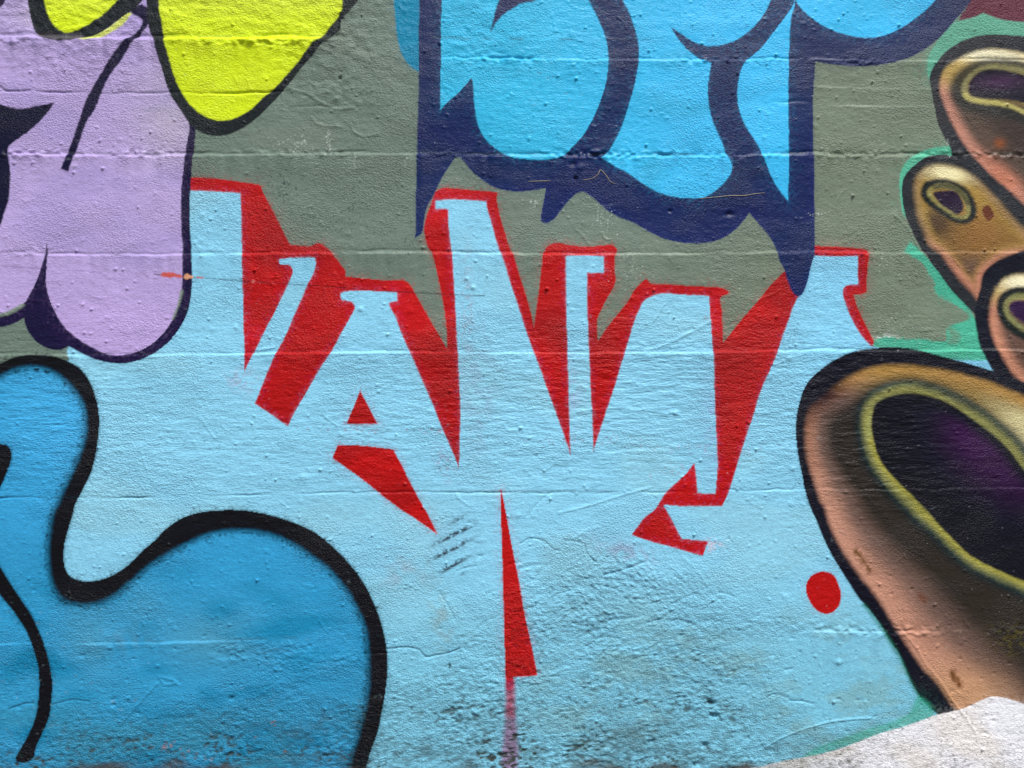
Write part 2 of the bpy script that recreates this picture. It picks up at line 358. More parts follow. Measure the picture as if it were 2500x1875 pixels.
# --- blue bubble letter, lower corner
r_bl = region('blue_letter', None, 'mid blue bubble letter with thick black outline near the ground')
r_blo = region('outline', r_bl, 'thick soft black outline of the mid blue letter')
BLK = (33, 38, 43)
paint("a1:-700,900 -300,760 -100,722 0,698 60,670 150,645 250,640 350,650 430,680 500,720 550,780 590,860 615,950 627,1040 620,1180 600,1300 570,1400 520,1500 480,1580 a2:460,60 430,160 408,260 408,360 430,430 480,465 550,478 650,465 740,425 820,370 900,290 980,220 1060,140 1150,80 1250,45 1400,28 1550,30 b2:30,44 100,60 220,95 330,140 440,210 540,300 630,400 700,500 750,600 790,700 820,800 838,900 845,1000 840,1100 825,1220 800,1340 780,1440 740,1550 700,1700 690,1900 690,2400 a2:-900,2400", BLK, r_blo, soft=6.5, over=0.5, reach=9)
def midblue(sd, sl):
    u, v = U[sl], V[sl]
    c = np.broadcast_to(lin((64, 154, 204)), u.shape + (3,)).copy()
    c = mix(c, np.broadcast_to(lin((74, 166, 218)), c.shape), blob(150, 1020, 160, 160)[sl])
    c = mix(c, np.broadcast_to(lin((60, 148, 194)), c.shape), sstep(1250, 1450, v) * 0.7)
    c = mix(c, np.broadcast_to(lin((62, 138, 172)), c.shape), sstep(1560, 1840, v) * np.clip(0.55 + 0.35 * noise(0.1, 0.04, 62)[sl], 0, 1))
    d = np.clip(blob(520, 1560, 130, 70)[sl] + 0.8 * blob(220, 1560, 70, 90)[sl] + 0.5 * blob(350, 1480, 60, 60)[sl], 0, 1)
    c = mix(c, np.broadcast_to(lin((84, 152, 182)), c.shape), d * 0.75)
    return mix(c, np.broadcast_to(lin((44, 130, 172)), c.shape), np.clip(noise(0.06, 0.03, 61)[sl] * 0.5, 0, 1) * sstep(1300, 1600, v))
_q = paint("a1:-700,1000 -300,870 -100,820 0,790 80,745 180,725 270,730 350,765 430,830 480,890 520,960 535,1040 530,1150 510,1230 480,1310 440,1400 400,1480 370,1560 a2:328,60 305,200 300,330 310,430 340,530 400,600 480,625 560,630 650,610 740,560 830,490 920,410 1000,350 1100,290 1200,235 1320,190 1450,165 1600,168 b2:100,190 200,225 300,280 400,350 490,430 570,530 640,640 690,770 715,900 720,1020 715,1150 700,1260 670,1380 640,1500 610,1600 580,1800 570,2400 a2:-900,2400", midblue, r_bl, soft=13, wob=1.2)
lay(_q[0], np.where(_q[1] > 0, 0.6 * np.exp(-np.maximum(_q[1], 0) / 11) * FOG[_q[0]], 0), BLK, None, 0)
paint("a2:-200,60 -60,300 0,385 60,480 130,590 190,680 240,780 280,880 310,1000 328,1120 322,1230 310,1330 270,1430 225,1530 205,1600 150,1625 100,1610 130,1540 180,1450 225,1340 240,1250 248,1130 240,1020 215,920 180,820 130,730 80,660 30,600 0,560 -60,490 -260,180", BLK, region('letter_stroke', r_bl, 'curved black line inside the mid blue letter'), soft=8, over=0.3, reach=12)
paint("a1:-120,1190 0,1203 50,1215 75,1260 70,1310 40,1390 0,1480 -80,1560 -200,1560 -240,1300", BLK, region('letter_stroke', r_bl, 'blurred black blob at the edge of the mid blue letter'), soft=7, over=0.25)

# --- gold pod forms
def podfill(kind):
    def f(sd, sl):
        u, v = U[sl], V[sl]
        sh = u.shape + (3,)
        B = lambda c: np.broadcast_to(lin(c), sh)
        sd = np.maximum(sd, 0)
        if kind == 3:
            w = 66 + np.clip((v - 1100) / 600, 0, 1) * 150
            k = sd / w
            c = mix(B((188, 140, 120)), B((116, 94, 86)), sstep(0.10, 0.66, k))
            c = mix(c, B((128, 90, 70)), sstep(1240, 1040, v) * sstep(0.7, 0, k) * 0.8)
            c = mix(c, B((58, 53, 50)), sstep(0.5, 1.15, k))
            c = mix(c, B((198, 154, 116)), sstep(1560, 1720, v) * sstep(1.0, 0.3, k) * 0.8)
            c = mix(c, B((58, 42, 44)), sstep(90, 5, sd) * sstep(1060, 960, v) * sstep(2130, 2010, u))
            top = sstep(-20, 110, (u - 2060) * 0.42 - (v - 965))
            g = mix(B((168, 132, 76)), B((142, 120, 74)), sstep(10, 48, sd))
            g = mix(g, B((206, 198, 150)), sstep(2360, 2520, u) * sstep(10, 60, sd))
            c = mix(c, g, top)
            c = mix(c, B((84, 76, 44)), blob(2480, 1560, 60, 40)[sl] * sstep(0.0, 1.0, noise(0.006, 0.005, 77)[sl]) * 0.8)
        elif kind == 1:
            c = mix(B((184, 132, 114)), B((92, 78, 70)), sstep(8, 40, sd))
            c = mix(c, B((72, 62, 58)), sstep(50, 110, sd))
            c = mix(c, B((190, 124, 100)), blob(2450, 430, 70, 60)[sl] * sstep(60, 14, sd))
            c = mix(c, B((150, 84, 44)), blob(2440, 350, 14, 12)[sl] * 0.7)
            top = sstep(245, 170, v - (u - 2330) * 0.25)
            g = mix(B((184, 158, 92)), B((160, 138, 76)), sstep(10, 45, sd))
            g = mix(g, B((238, 232, 196)), np.clip(blob(2425, 137, 95, 20, 0.08)[sl] * 1.3, 0, 1))
            c = mix(c, g, top)
        elif kind == 2:
            c = mix(B((150, 124, 86)), B((160, 132, 70)), sstep(4, 26, sd))
            c = mix(c, B((124, 92, 58)), sstep(500, 600, v) * sstep(8, 40, sd) * 0.8)
            c = mix(c, B((84, 68, 52)), np.clip(blob(2290, 545, 50, 40, 0.6)[sl] * 1.1, 0, 1) * sstep(12, 34, sd))
            c = mix(c, B((146, 102, 58)), blob(2390, 560, 60, 60)[sl] * 0.7)
            c = mix(c, B((108, 86, 74)), sstep(600, 660, v) * sstep(10, 40, sd))
            c = mix(c, B((186, 130, 106)), sstep(540, 660, v) * sstep(30, 6, sd))
            c = mix(c, B((236, 228, 178)), np.clip(blob(2312, 424, 52, 20, 0.15)[sl] * 1.2, 0, 1))
        else:
            c = mix(B((190, 134, 110)), B((104, 82, 74)), sstep(8, 40, sd))
            c = mix(c, B((186, 160, 100)), sstep(760, 705, v))
            c = mix(c, B((240, 234, 196)), np.clip(blob(2490, 690, 46, 22)[sl] * 1.2, 0, 1))
        return c
    return f
BKP = (40, 40, 48)
p1 = region('gold_pod', None, 'gold form with dark hollow under the maroon patch')
p1o, p1r, p1h = region('outline', p1), region('rim', p1), region('hollow', p1)
paint("d0:2300,250 1850,250 1600,225 1480,220 1370,228 1260,265 1170,325 1105,400 1065,480 1075,570 1090,660 1115,780 1150,860 1190,930 1212,1000 1400,1500 1900,1900 2500,1900 2600,1000", (56, 56, 60), p1o, soft=4, over=0.1)
paint("d0:2200,470 1850,390 1700,345 1600,325 1480,310 1380,320 1290,350 1200,400 1150,450 1130,510 1130,590 1150,650 1180,730 1220,810 1280,910 1340,990 1420,1080 1500,1150 1580,1220 1659,1295 1760,1370 1900,1420 2200,1400 2350,1000", podfill(1), p1, soft=7, wob=0.9)
stroke("d0:2000,560 1800,470 1659,432 1560,412 1440,412 1340,440 1270,490 1242,560 1258,620 1310,655 1400,680 1520,700 1659,740 1800,800", (54, 54, 52), 19, None, soft=12, alpha=0.9)
stroke("d0:1900,560 1780,492 1659,452 1560,432 1440,428 1350,455 1300,505 1284,570 1306,615 1400,640 1500,652 1580,672 1659,705 1800,780", (132, 128, 88), 6.0, p1r, soft=6, wob=2)
stroke("d0:1290,600 1320,625 1400,642 1500,652 1580,674 1659,708", (206, 196, 116), 6.0, None, soft=5, alpha=0.6)
paint("d0:2000,760 1900,600 1760,510 1600,465 1480,442 1385,452 1330,500 1311,560 1330,600 1400,620 1520,630 1659,650 1780,700", lambda sd, sl: mix(np.broadcast_to(lin((48, 44, 52)), U[sl].shape + (3,)), np.broadcast_to(lin((76, 56, 80)), U[sl].shape + (3,)), np.clip(blob(2440, 200, 60, 16)[sl], 0, 1)), p1h, soft=3.5)

p4 = region('gold_pod', None, 'gold form cut off by the edge, above the largest gold form')
p4o, p4r, p4h = region('outline', p4), region('rim', p4), region('hollow', p4)
p2 = region('gold_pod', None, 'smallest whole gold form with a brown spot')
p2o, p2r, p2h = region('outline', p2), region('rim', p2), region('hollow', p2)
paint("d0:1205,984! 1120,980 1030,1000 950,1060 900,1120 885,1190 890,1280 910,1370 950,1460 1000,1560 1050,1640 d1:1110,110 1210,240 1290,320 1350,382 1500,500 1900,0 d0:1659,1320 1500,1180 1340,1010", (52, 53, 57), p2o, soft=3.6, over=0.1)
paint("d0:1000,1090 1050,1055 1130,1045 1220,1058 1290,1085 1370,1140 1440,1210 1510,1290 1580,1370 1659,1450 1800,1600 d1:1750,-10 1570,10 1470,60 1400,135 1385,220 1370,292! 1330,240 1260,170 1180,70 1130,0 d0:1060,1550 1020,1460 985,1380 968,1280 960,1190 970,1130", podfill(2), p2, soft=9, wob=0.9)
stroke("d0:1040,1180 1110,1158 1200,1168 1280,1215 1325,1290 1330,1360 1290,1395 1230,1390 1150,1345 1080,1295 1030,1240", (44, 46, 46), 10, None, soft=6, closed=True)
stroke("d0:1075,1195 1140,1178 1210,1190 1270,1235 1300,1300 1300,1355 1265,1378 1215,1360 1140,1310 1080,1260 1056,1222", (140, 136, 86), 5.5, p2r, soft=6, closed=True, wob=1.6)
stroke("d0:1090,1195 1150,1178 1210,1190 1268,1232 1300,1290", (60, 62, 52), 6, None, soft=5, alpha=0.75)
paint("d0:1080,1222 1150,1206 1220,1212 1262,1265 1274,1325 1242,1358 1190,1334 1120,1282", (52, 42, 58), p2h, soft=3.5)
paint("d0:1400,1312 1435,1300 1460,1338 1471,1365 1437,1402 1405,1375 1390,1335", (104, 60, 44), region('spot', p2, 'small dark brown spot on the gold form'), soft=3)
paint("d1:1345,375 1365,290 1385,220 1400,130 1470,58 1570,8 1700,-30 2100,-20 2400,300 2400,900 2000,1000 1700,900 1480,765! 1400,640 1370,560 1357,480", BKP, p4o, soft=3.5)
paint("d1:1900,150 1750,130 1659,128 1600,130 1530,160 1480,220 1450,300 1442,400 1455,500 1490,600 1540,690 1600,770 1659,815 1780,860 2000,850 2150,600 2100,300", podfill(4), p4, soft=8, wob=0.9)
stroke("d1:1900,330 1780,270 1659,238 1580,245 1525,280 1512,340 1535,410 1590,470 1659,515 1800,580", (44, 46, 46), 11, None, soft=6)
stroke("d1:1900,360 1780,295 1659,268 1595,275 1552,305 1545,350 1570,400 1620,445 1690,490 1800,540", (132, 134, 88), 6, p4r, soft=6, wob=1.6)
paint("d1:1900,420 1780,330 1659,300 1600,300 1570,320 1580,370 1640,425 1720,470 1850,500", (58, 40, 70), p4h, soft=4)

p3 = region('gold_pod', None, 'largest gold form with a deep purple hollow')
p3o, p3r, p3h = region('outline', p3), region('rim', p3), region('hollow', p3)
paint("d1:2400,1100 1900,900 1659,815 1470,745! 1300,695 1150,655 1000,615 900,596 800,590 700,600 600,615 520,640 430,690 350,750 290,810 255,880 235,950 222,1020 215,1100 220,1200 235,1300 255,1400 275,1500 305,1600 d2:340,80 380,180 430,290 490,390 560,500 620,590 680,660 740,740 800,840 860,930 900,1020 940,1110 990,1200 1050,1270 1110,1320 1300,1700 2400,2300", BKP, p3o, soft=4.5, over=0.2, reach=7)
stroke("d2:640,622 740,755 860,945 940,1120 1000,1220", (52, 120, 96), 4, None, soft=5, alpha=0.6)
paint("d1:2300,1500 1900,1040 1750,950 1659,900 1560,860 1450,815 1300,770 1150,735 1000,715 880,705 750,710 650,730 560,770 480,820 420,860 350,920 300,970 280,1040 270,1130 275,1220 290,1310 315,1400 345,1490 375,1570 d2:395,0 420,90 460,190 520,300 590,400 660,490 720,570 780,660 840,760 900,860 960,950 1020,1030 1090,1100 1150,1180 1190,1240 1240,1310 1400,1600 2000,1900 2300,1200", podfill(3), p3, soft=9, wob=0.9)
RING3 = "d1:1900,1560 1780,1420 1659,1330 1560,1205 1450,1105 1330,1020 1200,948 1080,893 950,862 850,867 760,895 695,940 670,1000 664,1070 672,1150 690,1230 722,1310 775,1390 845,1480 925,1560 1000,1640 d2:1070,105 1150,185 1240,270 1345,352 1455,412 1560,460 1659,505 1800,560 2000,600"
stroke(RING3, (38, 44, 48), 30, None, soft=22, alpha=0.85)
stroke(RING3, (50, 66, 68), 21, None, soft=15, alpha=0.75)
stroke("d1:700,880 800,835 950,820 1080,838 1200,880 1330,950 1450,1035 1560,1130 1659,1240 1760,1330", (66, 80, 74), 8, None, soft=8, alpha=0.6)
stroke(RING3, (136, 136, 84), 11.5, p3r, soft=12, wob=2)
stroke("d1:690,1010 680,1080 690,1150 710,1230 745,1310 800,1385 870,1465 950,1545 d2:1010,30 1085,105 1165,185 1255,268 1360,345 1470,402 1659,490", (166, 160, 70), 8, None, soft=8, alpha=0.6)
stroke("d1:690,1010 676,1080 680,1150", (150, 160, 110), 7, None, soft=7, alpha=0.5)
paint("d1:1950,1640 1750,1460 1659,1370 1560,1240 1470,1150 1350,1060 1240,980 1120,920 1000,888 900,885 800,905 730,940 705,990 695,1080 705,1170 730,1260 770,1340 840,1420 910,1490 990,1570 d2:1040,20 1120,120 1200,200 1300,300 1420,370 1540,430 1659,475 1850,530 2100,500",
      lambda sd, sl: mix(np.broadcast_to(lin((38, 34, 45)), U[sl].shape + (3,)), np.broadcast_to(lin((66, 42, 76)), U[sl].shape + (3,)), np.clip(blob(2440, 1120, 150, 85, 0.6)[sl] * 0.9 + blob(2360, 1060, 60, 40, 0.6)[sl] * 0.45, 0, 1) * sstep(0, 40, sd)), p3h, soft=4)
stroke("d2:592,283 635,345 682,405", (110, 80, 54), 6, region('spot', p3, 'elongated brown smudge on the peach edge'), soft=8, wob=4)
stroke("d2:1195,1055 1215,1090 1240,1130", (112, 76, 50), 6, region('spot', p3, 'brown smudge near the white paint'), soft=8, wob=4)
stroke("d2:1000,570 1020,590", (112, 68, 50), 8, None, soft=7, alpha=0.6)

# --- white paint at the foot
r_wh = region('white_paint', None, 'rough white paint at the foot of the wall')
paint("d2:985,1200 1080,1310 960,1375 760,1435 500,1525 260,1590 330,1540 480,1480 640,1420 800,1370 930,1310", (62, 166, 138), r_mint[3], soft=12, over=0.25, wob=3, alpha=0.6)
def white(sd, sl):
    u, v = U[sl], V[sl]
    c = np.broadcast_to(lin((230, 232, 240)), u.shape + (3,)).copy()
    c = mix(c, np.broadcast_to(lin((222, 215, 208)), c.shape), sstep(-0.2, 1.3, noise(0.07, 0.05, 81)[sl]) * 0.6)
    return mix(c, np.broadcast_to(lin((160, 168, 166)), c.shape), sstep(2150, 1850, u) * 0.7)
paint("d2:2400,1480 1900,1320 1659,1255 1560,1220 1455,1203 1400,1220 1300,1270 1210,1297 1100,1322 1000,1357 880,1397 760,1432 640,1477 540,1517 440,1552 320,1582 150,1612 0,1650 -150,1700 -250,2300 2400,2300", white, r_wh, soft=3.0, over=0.12)

# --- small spatters, smudges and scuffs
def smudge(u, v, ru, rv, color, a, ang=0.0, seed=90, cell=0.006):
    n = np.clip(noise(cell, cell, seed) * 0.5 + 0.5, 0, 1)
    lay(ALL, blob(u, v, ru, rv, ang) * n * ((RID == r_pb) | (RID == r_bg) | (RID == r_bl)), color, None, 0, a)
smudge(1141, 760, 14, 150, (150, 150, 170), 0.5, seed=91)
smudge(1165, 960, 50, 160, (136, 176, 204), 0.6, seed=92, cell=0.012)
smudge(1395, 960, 24, 90, (150, 180, 214), 0.7, seed=93, cell=0.01)
smudge(1738, 1040, 22, 110, (140, 166, 212), 0.6, seed=94)
smudge(1075, 1490, 26, 110, (140, 160, 158), 0.5, -0.15, seed=95, cell=0.012)
smudge(985, 1400, 50, 40, (150, 176, 196), 0.6, seed=96, cell=0.012)
smudge(1085, 1135, 18, 40, (150, 140, 170), 0.6, -0.4, seed=97)
smudge(1110, 1320, 60, 60, (130, 180, 205), 0.5, seed=98)
smudge(590, 930, 40, 34, (160, 168, 196), 0.6, seed=99)
smudge(300, 1560, 60, 30, (96, 140, 160), 0.5, seed=100, cell=0.015)
smudge(1525, 1345, 80, 24, (150, 160, 190), 0.6, 0.3, seed=101)
smudge(1741, 1331, 24, 16, (206, 190, 206), 0.8, seed=102)
smudge(2162, 833, 24, 13, (240, 244, 244), 1.3, seed=103)
smudge(1740, 775, 30, 10, (126, 110, 108), 0.5, seed=104)
for (ua, va, ub, vb) in ((1095, 1278, 1140, 1256), (1056, 1330, 1160, 1279), (1052, 1366, 1153, 1314), (1064, 1402, 1146, 1357), (1115, 1408, 1140, 1398)):
    cu, cv = (ua + ub) / 2, (va + vb) / 2
    L = math.hypot(ub - ua, vb - va)
    a = math.atan2(vb - va, ub - ua)
    n = sstep(-0.1, 0.5, noise(0.0035, 0.003, 110 + int(L)))
    w = 1.0 if L > 60 else 0.5
    lay(ALL, blob(cu, cv, L * 0.42, 5.5, a) * n * 1.4, (44, 50, 60), None, 0, 0.8 * w)
    lay(ALL, np.clip(blob(cu, cv + 3, L * 0.40, 3.2, a) * 1.5, 0, 1) * sstep(-0.9, 0.2, noise(0.006, 0.004, 120 + int(L))), (56, 52, 62), None, 0, 0.85 * w)
def specks(u, v, ru, rv, n, color, r=1.6, a=0.9, seed=0):
    g = np.random.default_rng(1000 + seed)
    for _ in range(n):
        pu, pv = u + g.normal() * ru, v + g.normal() * rv
        X, Z = px2wall(pu, pv)
        rr = r * S * g.uniform(0.6, 1.5)
        i0, i1 = np.searchsorted(GX, X - 3 * rr - STEP), np.searchsorted(GX, X + 3 * rr + STEP)
        j0, j1 = np.searchsorted(GZ, Z - 3 * rr - STEP), np.searchsorted(GZ, Z + 3 * rr + STEP)
        if i1 <= i0 or j1 <= j0:
            continue
        sl = (slice(j0, j1), slice(i0, i1))
        d2 = (GX[None, i0:i1] - X) ** 2 + (GZ[j0:j1, None] - Z) ** 2
        lay(sl, np.exp(-d2 / (rr * rr)), color, None, 0, a)
for q in ((735, 345, 13, 12, 30), (800, 345, 6, 16, 40), (690, 350, 20, 10, 16), (865, 385, 4, 14, 12), (992, 395, 8, 8, 8), (1475, 540, 14, 24, 60), (1305, 490, 14, 10, 20), (1540, 655, 30, 30, 40), (2160, 640, 25, 12, 26), (2020, 372, 14, 8, 12), (1998, 522, 12, 4, 22), (2170, 800, 40, 24, 40), (1790, 690, 30, 20, 14), (2310, 340, 8, 14, 14), (700, 372, 60, 30, 8)):
    specks(*q, (214, 224, 218), 0.9, 0.7, int(q[0]))
for q in ((690, 455, 18, 22, 90), (850, 490, 18, 30, 50), (800, 550, 60, 24, 70), (960, 560, 40, 30, 30), (1930, 840, 14, 26, 20), (1952, 1180, 12, 8, 14), (1145, 690, 8, 14, 6), (500, 1080, 60, 10, 14), (2250, 1740, 60, 20, 40), (2340, 1790, 90, 40, 120), (1900, 1855, 60, 14, 60), (520, 1270, 200, 100, 12), (2100, 1640, 120, 80, 22), (1100, 1130, 20, 14, 20), (1550, 1090, 150, 14, 24), (1420, 1075, 80, 8, 18)):
    specks(*q, (34, 38, 44), 1.2, 0.8, int(q[0]) + 1)
for q in ((1065, 1052, 26, 5, 26), (1440, 1074, 70, 6, 34), (1690, 1092, 60, 6, 26), (1660, 1150, 60, 8, 30), (1800, 1110, 40, 10, 18), (880, 1048, 60, 6, 24)):
    specks(*q, (170, 60, 84), 1.4, 0.55, int(q[0]) + 2)
for q in ((405, 1822, 12, 6, 16), (470, 1848, 40, 12, 14), (670, 1762, 3, 5, 6), (560, 1790, 60, 30, 4), (700, 1835, 6, 5, 2)):
    specks(*q, (160, 110, 98), 2.0, 0.7, int(q[0]) + 3)
# dirt and painted-in shadow in the open cracks and pits
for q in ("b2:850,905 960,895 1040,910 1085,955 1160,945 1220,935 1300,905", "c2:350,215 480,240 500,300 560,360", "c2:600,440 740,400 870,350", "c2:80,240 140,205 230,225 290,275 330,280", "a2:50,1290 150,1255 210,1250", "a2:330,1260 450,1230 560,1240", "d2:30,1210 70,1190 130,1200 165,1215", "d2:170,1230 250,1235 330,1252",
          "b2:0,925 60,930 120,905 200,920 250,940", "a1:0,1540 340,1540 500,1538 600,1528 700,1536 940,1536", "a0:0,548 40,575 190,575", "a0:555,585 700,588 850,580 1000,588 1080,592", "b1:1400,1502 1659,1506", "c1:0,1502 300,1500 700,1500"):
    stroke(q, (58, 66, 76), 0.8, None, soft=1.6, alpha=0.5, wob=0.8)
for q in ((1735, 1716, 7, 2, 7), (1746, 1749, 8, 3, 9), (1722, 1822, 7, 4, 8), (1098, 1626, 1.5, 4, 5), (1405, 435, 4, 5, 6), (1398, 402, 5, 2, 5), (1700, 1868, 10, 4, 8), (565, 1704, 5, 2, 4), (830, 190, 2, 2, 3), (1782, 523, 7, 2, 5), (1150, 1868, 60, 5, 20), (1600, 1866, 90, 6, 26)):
    specks(*q, (30, 34, 36), 1.8, 0.75, int(q[0]) + 4)  # dark of the pits, dirt and shadow, put into the colour
# dark pinholes and grit through the coats, everywhere but denser low down
for k in range(1500):
    lo = rng.random() < 0.4
    specks(rng.uniform(-100, 2600), 1875 - abs(rng.normal()) * 260 if lo else rng.uniform(0, 1875), 0, 0, 1, (34, 40, 48), rng.uniform(0.7, 1.3), rng.uniform(0.25, 0.7), 20000 + k)
for k in range(500):  # pale specks: tiny glints painted into the colour
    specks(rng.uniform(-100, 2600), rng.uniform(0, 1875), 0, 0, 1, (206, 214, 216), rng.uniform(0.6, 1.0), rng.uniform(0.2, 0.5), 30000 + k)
# hairline crack with lifted coral paint
stroke("a1:975,128 1100,142 1290,152 1400,160 1520,170 b1:0,175 220,190 420,203 590,214 760,230 1000,243 1250,257 1460,264", (40, 34, 44), 0.9, None, soft=1.4, alpha=0.75, wob=0.4)
stroke("a1:30,78 150,84 300,97", (70, 50, 90), 0.7, None, soft=1.4, alpha=0.5, wob=0.3)
stroke("a1:460,103 560,110 640,118", (70, 50, 90), 0.7, None, soft=1.4, alpha=0.5, wob=0.3)
r_chip = [region('paint_chip', None, x) for x in ('coral chip in the lilac paint on a hairline crack', 'pale orange chip on the lilac outline', 'coral chip in the pale blue paint on a hairline crack')]
paint("a1:1025,132 1045,124 1075,120 1110,126 1140,134 1150,148 1100,144 1050,140", (198, 96, 92), r_chip[0], soft=1.6, wob=2)
paint("a1:1165,148 1172,132 1190,126 1206,136 1222,150 1200,156 1180,160", (212, 156, 124), r_chip[1], soft=1.6, wob=2)
paint("a1:1240,148 1262,140 1285,144 1295,156 1265,156", (198, 96, 92), r_chip[2], soft=1.6, wob=2)
specks(620, 685, 5, 2, 4, (214, 120, 110), 2.0, 0.9, 5)

# ------------------------------------------------------------------ relief (metres towards the viewer)
H = noise(0.5, 0.3, 201) * 0.0016 + noise(0.09, 0.05, 202) * 0.0005
WX = noise(0.25, 9.0, 203)[0] * 0.0012 + noise(0.02, 9.0, 204)[0] * 0.0005
def lineZ(v):
    return px2wall(1250, v)[1]
def ledge(v, amp, wid, u0=-1e9, u1=1e9, seed=0, crumble=0.4):
    """top edge of a form board: a small upward-facing lip that fades back over the board below"""
    z = lineZ(v)
    a = amp * (1 + crumble * noise(0.06, 9.0, 210 + seed)[0] + crumble * 0.6 * noise(0.012, 9.0, 240 + seed)[0])
    a = np.clip(a, 0, None) * sstep(u0 - 60, u0 + 60, U[NZ // 2]) * sstep(u1 + 60, u1 - 60, U[NZ // 2])
    d = (z + WX * (1 + crumble))[None, :] - GZ[:, None]          # > 0 below the line
    return a[None, :] * sstep(-wid * 0.5, wid * 0.5, d) * np.exp(-np.maximum(d, 0) / 0.05)
def groove(v, amp, wid, u0=-1e9, u1=1e9, seed=0, slope=0.0):
    z = lineZ(v)
    a = amp * np.clip(0.7 + 0.8 * noise(0.05, 9.0, 270 + seed)[0], 0, 2) * sstep(u0 - 40, u0 + 40, U[NZ // 2]) * sstep(u1 + 40, u1 - 40, U[NZ // 2])
    d = GZ[:, None] - (z + 2 * WX + slope * GX + noise(0.03, 9.0, 290 + seed)[0] * 0.0012)[None, :]
    return -a[None, :] * np.exp(-(d / wid) ** 2)
H += ledge(98, 0.0095, 0.012, -1e9, 830, 1, 0.3)
def crumbs(v, half, amp, u0, u1, seed):
    d = (GZ - lineZ(v))[:, None] / (half * S)
    m_ = np.clip(0.5 + noise(0.09, 0.03, seed), 0, 1.6) * sstep(u0 - 50, u0 + 50, U) * sstep(u1 + 50, u1 - 50, U)
    return np.exp(-d * d) * m_ * np.clip(noise(0.0075, 0.0055, seed + 1), -1.2, 2.5) * amp
H += crumbs(108, 10, 0.0012, -1e9, 830, 341) + crumbs(376, 10, 0.0013, -1e9, 1e9, 343) + crumbs(376, 10, 0.0011, 1350, 2300, 345) + crumbs(612, 12, 0.0006, -1e9, 700, 347) + crumbs(1548, 14, 0.0014, 1980, 2600, 349) + crumbs(145, 8, 0.0010, 1100, 2400, 351) + crumbs(1600, 40, 0.0007, 500, 900, 353)
H += groove(88, 0.0022, 0.004, -1e9, 830, 1)
H += ledge(142, 0.0026, 0.005, 1080, 1e9, 2, 0.5)
H += ledge(378, 0.0030, 0.006, -1e9, 1e9, 3, 0.6)
H += groove(371, 0.0012, 0.003, 400, 2300, 3)
H += ledge(618, 0.0034, 0.006, -1e9, 1e9, 4, 0.5)
H += ledge(860, 0.0036, 0.0055, -1e9, 1e9, 5, 0.22)
H += groove(1201, 0.0018, 0.0022, -1e9, 1e9, 6)
H += ledge(1203, 0.0010, 0.004, 1900, 1e9, 7, 0.3)
H += ledge(1553, 0.0022, 0.005, -1e9, 640, 8, 0.5)
H += ledge(1553, 0.0024, 0.005, 1950, 1e9, 9, 0.7)
H += groove(226, 0.0020, 0.0028, -1e9, 730, 10)
H += groove(262, 0.0010, 0.0026, 720, 1120, 11)
H += ledge(255, 0.0012, 0.004, 1990, 2290, 12, 0.6)
H += groove(1590, 0.0011, 0.0022, 600, 1130, 13)
H += ledge(210, 0.0010, 0.005, 1960, 2290, 14, 0.6)
H += groove(247, 0.0020, 0.004, 1900, 2010, 15)
# orange peel and lumps high on the wall, rough trowelled render low down
peel = np.clip(sstep(150, 20, V) * sstep(1000, 800, U) + blob(800, 140, 130, 120) * 0.9 + blob(170, 140, 160, 70) * 0.7 + blob(1140, 90, 120, 90) * 0.5 + 0.18, 0, 1)
n1 = noise(0.0085, 0.0065, 301)
H += peel * (np.clip(n1, -0.7, 3) * 0.00065 + noise(0.02, 0.012, 302) * 0.0006)
rough = np.clip(blob(1540, 1420, 200, 75, 0.35) * 0.9 + blob(1380, 1520, 150, 110) * 0.9 + blob(1430, 1640, 330, 130) + blob(1080, 1765, 270, 75) + blob(1500, 1800, 300, 100) + blob(420, 1790, 360, 65) * 0.75
                + blob(740, 1650, 160, 90) * 0.5 + blob(1780, 1640, 110, 110) * 0.7 + blob(2350, 1830, 300, 90) * 0.3 + blob(1930, 1530, 90, 30) * 0.5 + sstep(1770, 1860, V) * 0.6 * sstep(2150, 1950, U) + blob(2480, 1560, 60, 60) * 0.6, 0, 1.15)
RM = rough * np.clip(0.9 + 0.3 * noise(0.05, 0.03, 303), 0.3, 1.4)
nr = noise_rot(0.013, 0.0056, math.radians(-38), 311)
nh = noise_rot(0.011, 0.0054, math.radians(5), 312)
ng = noise(0.0060, 0.0045, 313)
diag = np.clip(blob(1540, 1420, 170, 70, 0.3) * 1.2 + blob(1420, 1470, 90, 60, 0.4), 0, 1)
nn = nr * diag + nh * (1 - diag)
H += RM * (nn * 0.00050 + ng * 0.00056 + noise(0.03, 0.02, 314) * 0.0005)
# wood grain of the form boards
grain = np.clip(0.10 + 0.12 * noise(0.3, 0.12, 320) + sstep(700, 900, V) * sstep(1330, 1150, V) * 0.45 + blob(1500, 1000, 420, 170) * 0.4 + blob(2200, 1120, 260, 220) * 0.15 + blob(100, 1000, 200, 120) * 0.3, 0.02, 1) * (1 - np.clip(rough, 0, 1) * 0.5)
H += grain * noise(0.022, 0.0048, 321) * 0.00040 + noise(0.005, 0.0045, 322) * 0.00010
